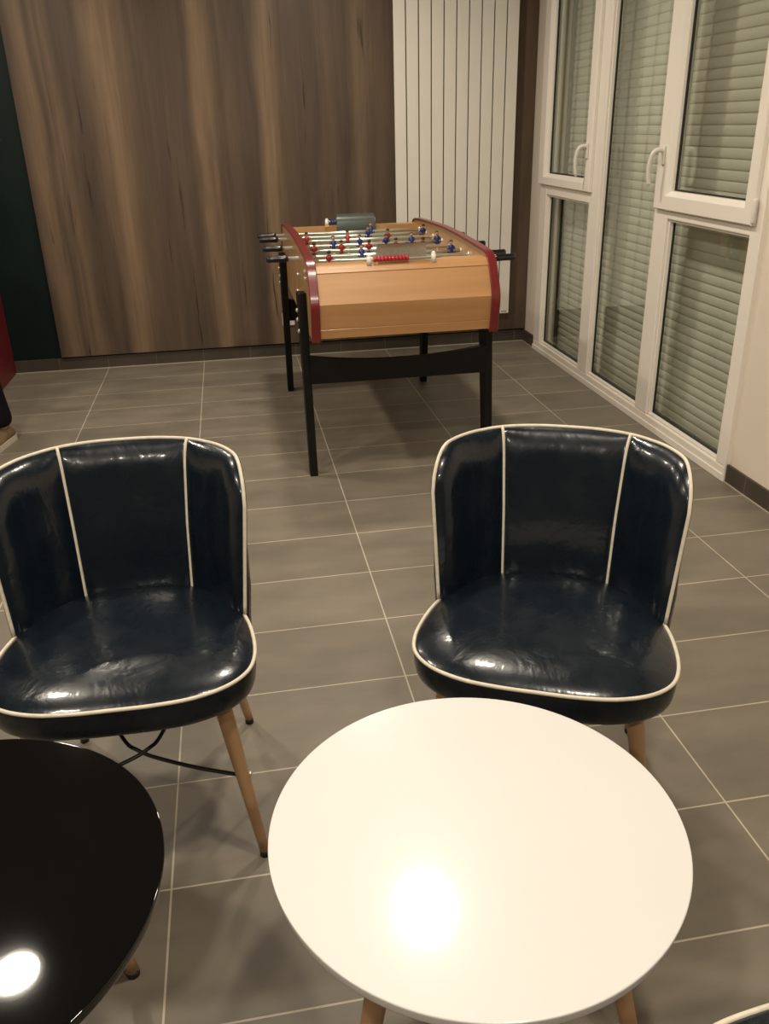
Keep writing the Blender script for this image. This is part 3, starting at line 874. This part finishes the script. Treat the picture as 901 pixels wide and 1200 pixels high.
# head: jaw, chin and skull from width/depth profiles, then nose, eye sockets, lips and ears
def prof_at(P, z):
    for (z0, v0), (z1, v1) in zip(P, P[1:]):
        if z <= z1: return v0 + (v1-v0)*max(0, (z-z0)/(z1-z0))
    return P[-1][1]
PW = [(1.535, .050), (1.552, .044), (1.575, .054), (1.60, .062), (1.64, .071), (1.68, .076), (1.72, .073)]
PF = [(1.535, .050), (1.546, .084), (1.556, .094), (1.575, .090), (1.60, .090), (1.64, .090), (1.68, .095), (1.72, .088)]
PBK = [(1.535, .050), (1.56, .056), (1.60, .074), (1.64, .090), (1.68, .098), (1.72, .092)]
def sstep(a, b, x):
    t = max(0, min(1, (x-a)/(b-a))); return t*t*(3-2*t)
for v in body.data.vertices:
    x, y, z = v.co
    if z < 1.525: continue
    wgt = sstep(1.527, 1.545, z)*(1-sstep(1.70, 1.735, z))
    yc = -.002
    an = math.atan2(x, -(y-yc)); ca, sa = math.cos(an), math.sin(an)
    nx = prof_at(PW, z)*sa; ny = yc - (prof_at(PF, z) if ca > 0 else prof_at(PBK, z))*ca
    if z > 1.70: v.co.x *= .84 + .16*(1-sstep(1.70, 1.735, z))
    v.co.x += (nx-v.co.x)*wgt; v.co.y += (ny-v.co.y)*wgt
    x, y, z = v.co
    if y < -.03:
        zz = (1.628-z)
        v.co.y -= .024*math.exp(-((x/.012)**2 + ((z-1.622)/.011)**2)) + .013*math.exp(-((x/.009)**2 + ((z-1.643)/.018)**2))
        for ex in (-.031, .031): v.co.y += .012*math.exp(-(((x-ex)/.015)**2 + ((z-1.657)/.009)**2))
        v.co.y -= .005*math.exp(-((x/.05)**2 + ((z-1.676)/.007)**2))
        v.co.y -= .006*math.exp(-((x/.024)**2 + ((z-1.598)/.005)**2)) + .006*math.exp(-((x/.020)**2 + ((z-1.585)/.005)**2))
        v.co.y += .005*math.exp(-((x/.026)**2 + ((z-1.5915)/.0022)**2))
    elif abs(y) < .03 and 1.60 < z < 1.69:
        v.co.x += math.copysign(.018*math.exp(-(((y-.004)/.011)**2 + ((z-1.645)/.024)**2)), x)
fy = min(v.co.y for v in body.data.vertices if 1.652 < v.co.z < 1.662 and abs(abs(v.co.x)-.031) < .006)
# clothing
nodes, edges = [], []
pel = chain(None, [((0, 0, .97), (.162, .122))])
chain(pel, [((0, .004, 1.04), (.158, .120))])
for sx in (1, -1):
    chain(pel, [((sx*.095, 0, .86), .108), ((sx*.095, -.005, .68), .090), ((sx*.096, -.008, .50), .074), ((sx*.103, .0, .30), .066), ((sx*.116, .006, .15), .070), ((sx*.119, .0, .075), .078)])
skin_mesh('trousers', nodes, edges, M['trouser'], per)
nodes, edges = [], []
b0 = chain(None, [((0, .004, 1.10), (.165, .125))]); chain(b0, [((0, .002, .98), (.172, .132))])
t_ = chain(b0, [((0, .01, 1.25), (.175, .125)), ((0, .01, 1.38), (.155, .108)), ((0, .008, 1.455), (.085, .078))])
for sx in (1, -1):
    chain(t_-1, [((sx*.175, .01, 1.405), .072), ((sx*.22, .015, 1.25), .062), ((sx*.238, .015, 1.10), .055), ((sx*.237, -.03, .95), .048), ((sx*.233, -.052, .885), .042)])
skin_mesh('jacket', nodes, edges, M['jacket'], per)
hm = MB(); rows = []
for i in range(15):
    t = i/14; row = []
    for k in range(40):
        an = 2*PI*k/40; ca = math.cos(an)                 # ca = 1 at the forehead
        zl = 1.708 if ca > .55 else 1.708 - .105*min(1, (.55-ca)/1.1)
        phi = t*math.acos(max(-1, min(1, (zl-1.690)/.096)))
        r = math.sin(phi)
        row.append((.0835*r*math.sin(an), -.001 - (.101 if ca > 0 else .106)*r*ca, 1.690 + .096*math.cos(phi)))
    rows.append(row)
hm.grid(rows, True); inner = [[(x*.96, y*.96, 1.68+(z-1.68)*.96) for x, y, z in r] for r in rows]
hm.grid(inner[::-1], True); hm.grid([rows[-1], inner[-1]], True)
hm.build('hair', M['hair'], per, recalc=False)
for sx in (1, -1):
    em = MB(); em.ball((sx*.031, fy+.0065, 1.657), .0090, 1.25, .8, .7); ey = em.build('eye', M['white_plastic'], per)
    em = MB(); em.ball((sx*.031, fy+.0005, 1.657), .0042, 1, .5, 1); em.build('iris', M['hair'], ey)
def shoe(sx):
    k = MB(); rows = []
    secs = [(.090, .030, .060), (.070, .040, .085), (.03, .043, .100), (-.03, .044, .098), (-.08, .046, .075), (-.13, .048, .060), (-.165, .044, .052), (-.188, .030, .044), (-.197, .012, .036)]
    for y, w, h in secs:
        rows.append([(sx*.119 + w*math.cos(a)*(1 if math.sin(a) < .5 else .82), y, .022 + max(0, math.sin(a))*(h-.022)) for a in [PI*i/12 for i in range(13)]])
    G = k.grid(rows); k.face(G[0]); k.face(G[-1][::-1])
    for a, b_ in zip(G, G[1:]): k.face((a[0], b_[0], b_[-1], a[-1]))
    s_ = k.build('shoe', M['shoe'], per)
    k = MB(); out = [(.094, .0), (.088, .032), (.06, .044), (.0, .047), (-.08, .050), (-.13, .052), (-.17, .046), (-.195, .028), (-.204, 0)]
    P = [(sx*.119 + w, y) for y, w in out] + [(sx*.119 - w, y) for y, w in out[-2:0:-1]]
    P = [(p_.x, p_.y) for p_ in cat_rom([(x, y, 0) for x, y in P], 4, True)]
    k.prism(P, 0, .026, axis='z'); tag(k.build('sole', M['sole'], s_), 'cream rubber sole')
shoe(1); shoe(-1)

# ------------------------------------------------------------------ light and view
w = bpy.data.worlds.new('world'); bpy.context.scene.world = w; w.use_nodes = True
bg = w.node_tree.nodes['Background']; bg.inputs[0].default_value = (.02, .025, .035, 1); bg.inputs[1].default_value = .2
sc = bpy.context.scene
sc.view_settings.view_transform = 'Standard'; sc.view_settings.look = 'None'
sc.view_settings.gamma = 1; sc.view_settings.use_curve_mapping = False
sc.view_settings.exposure = 0
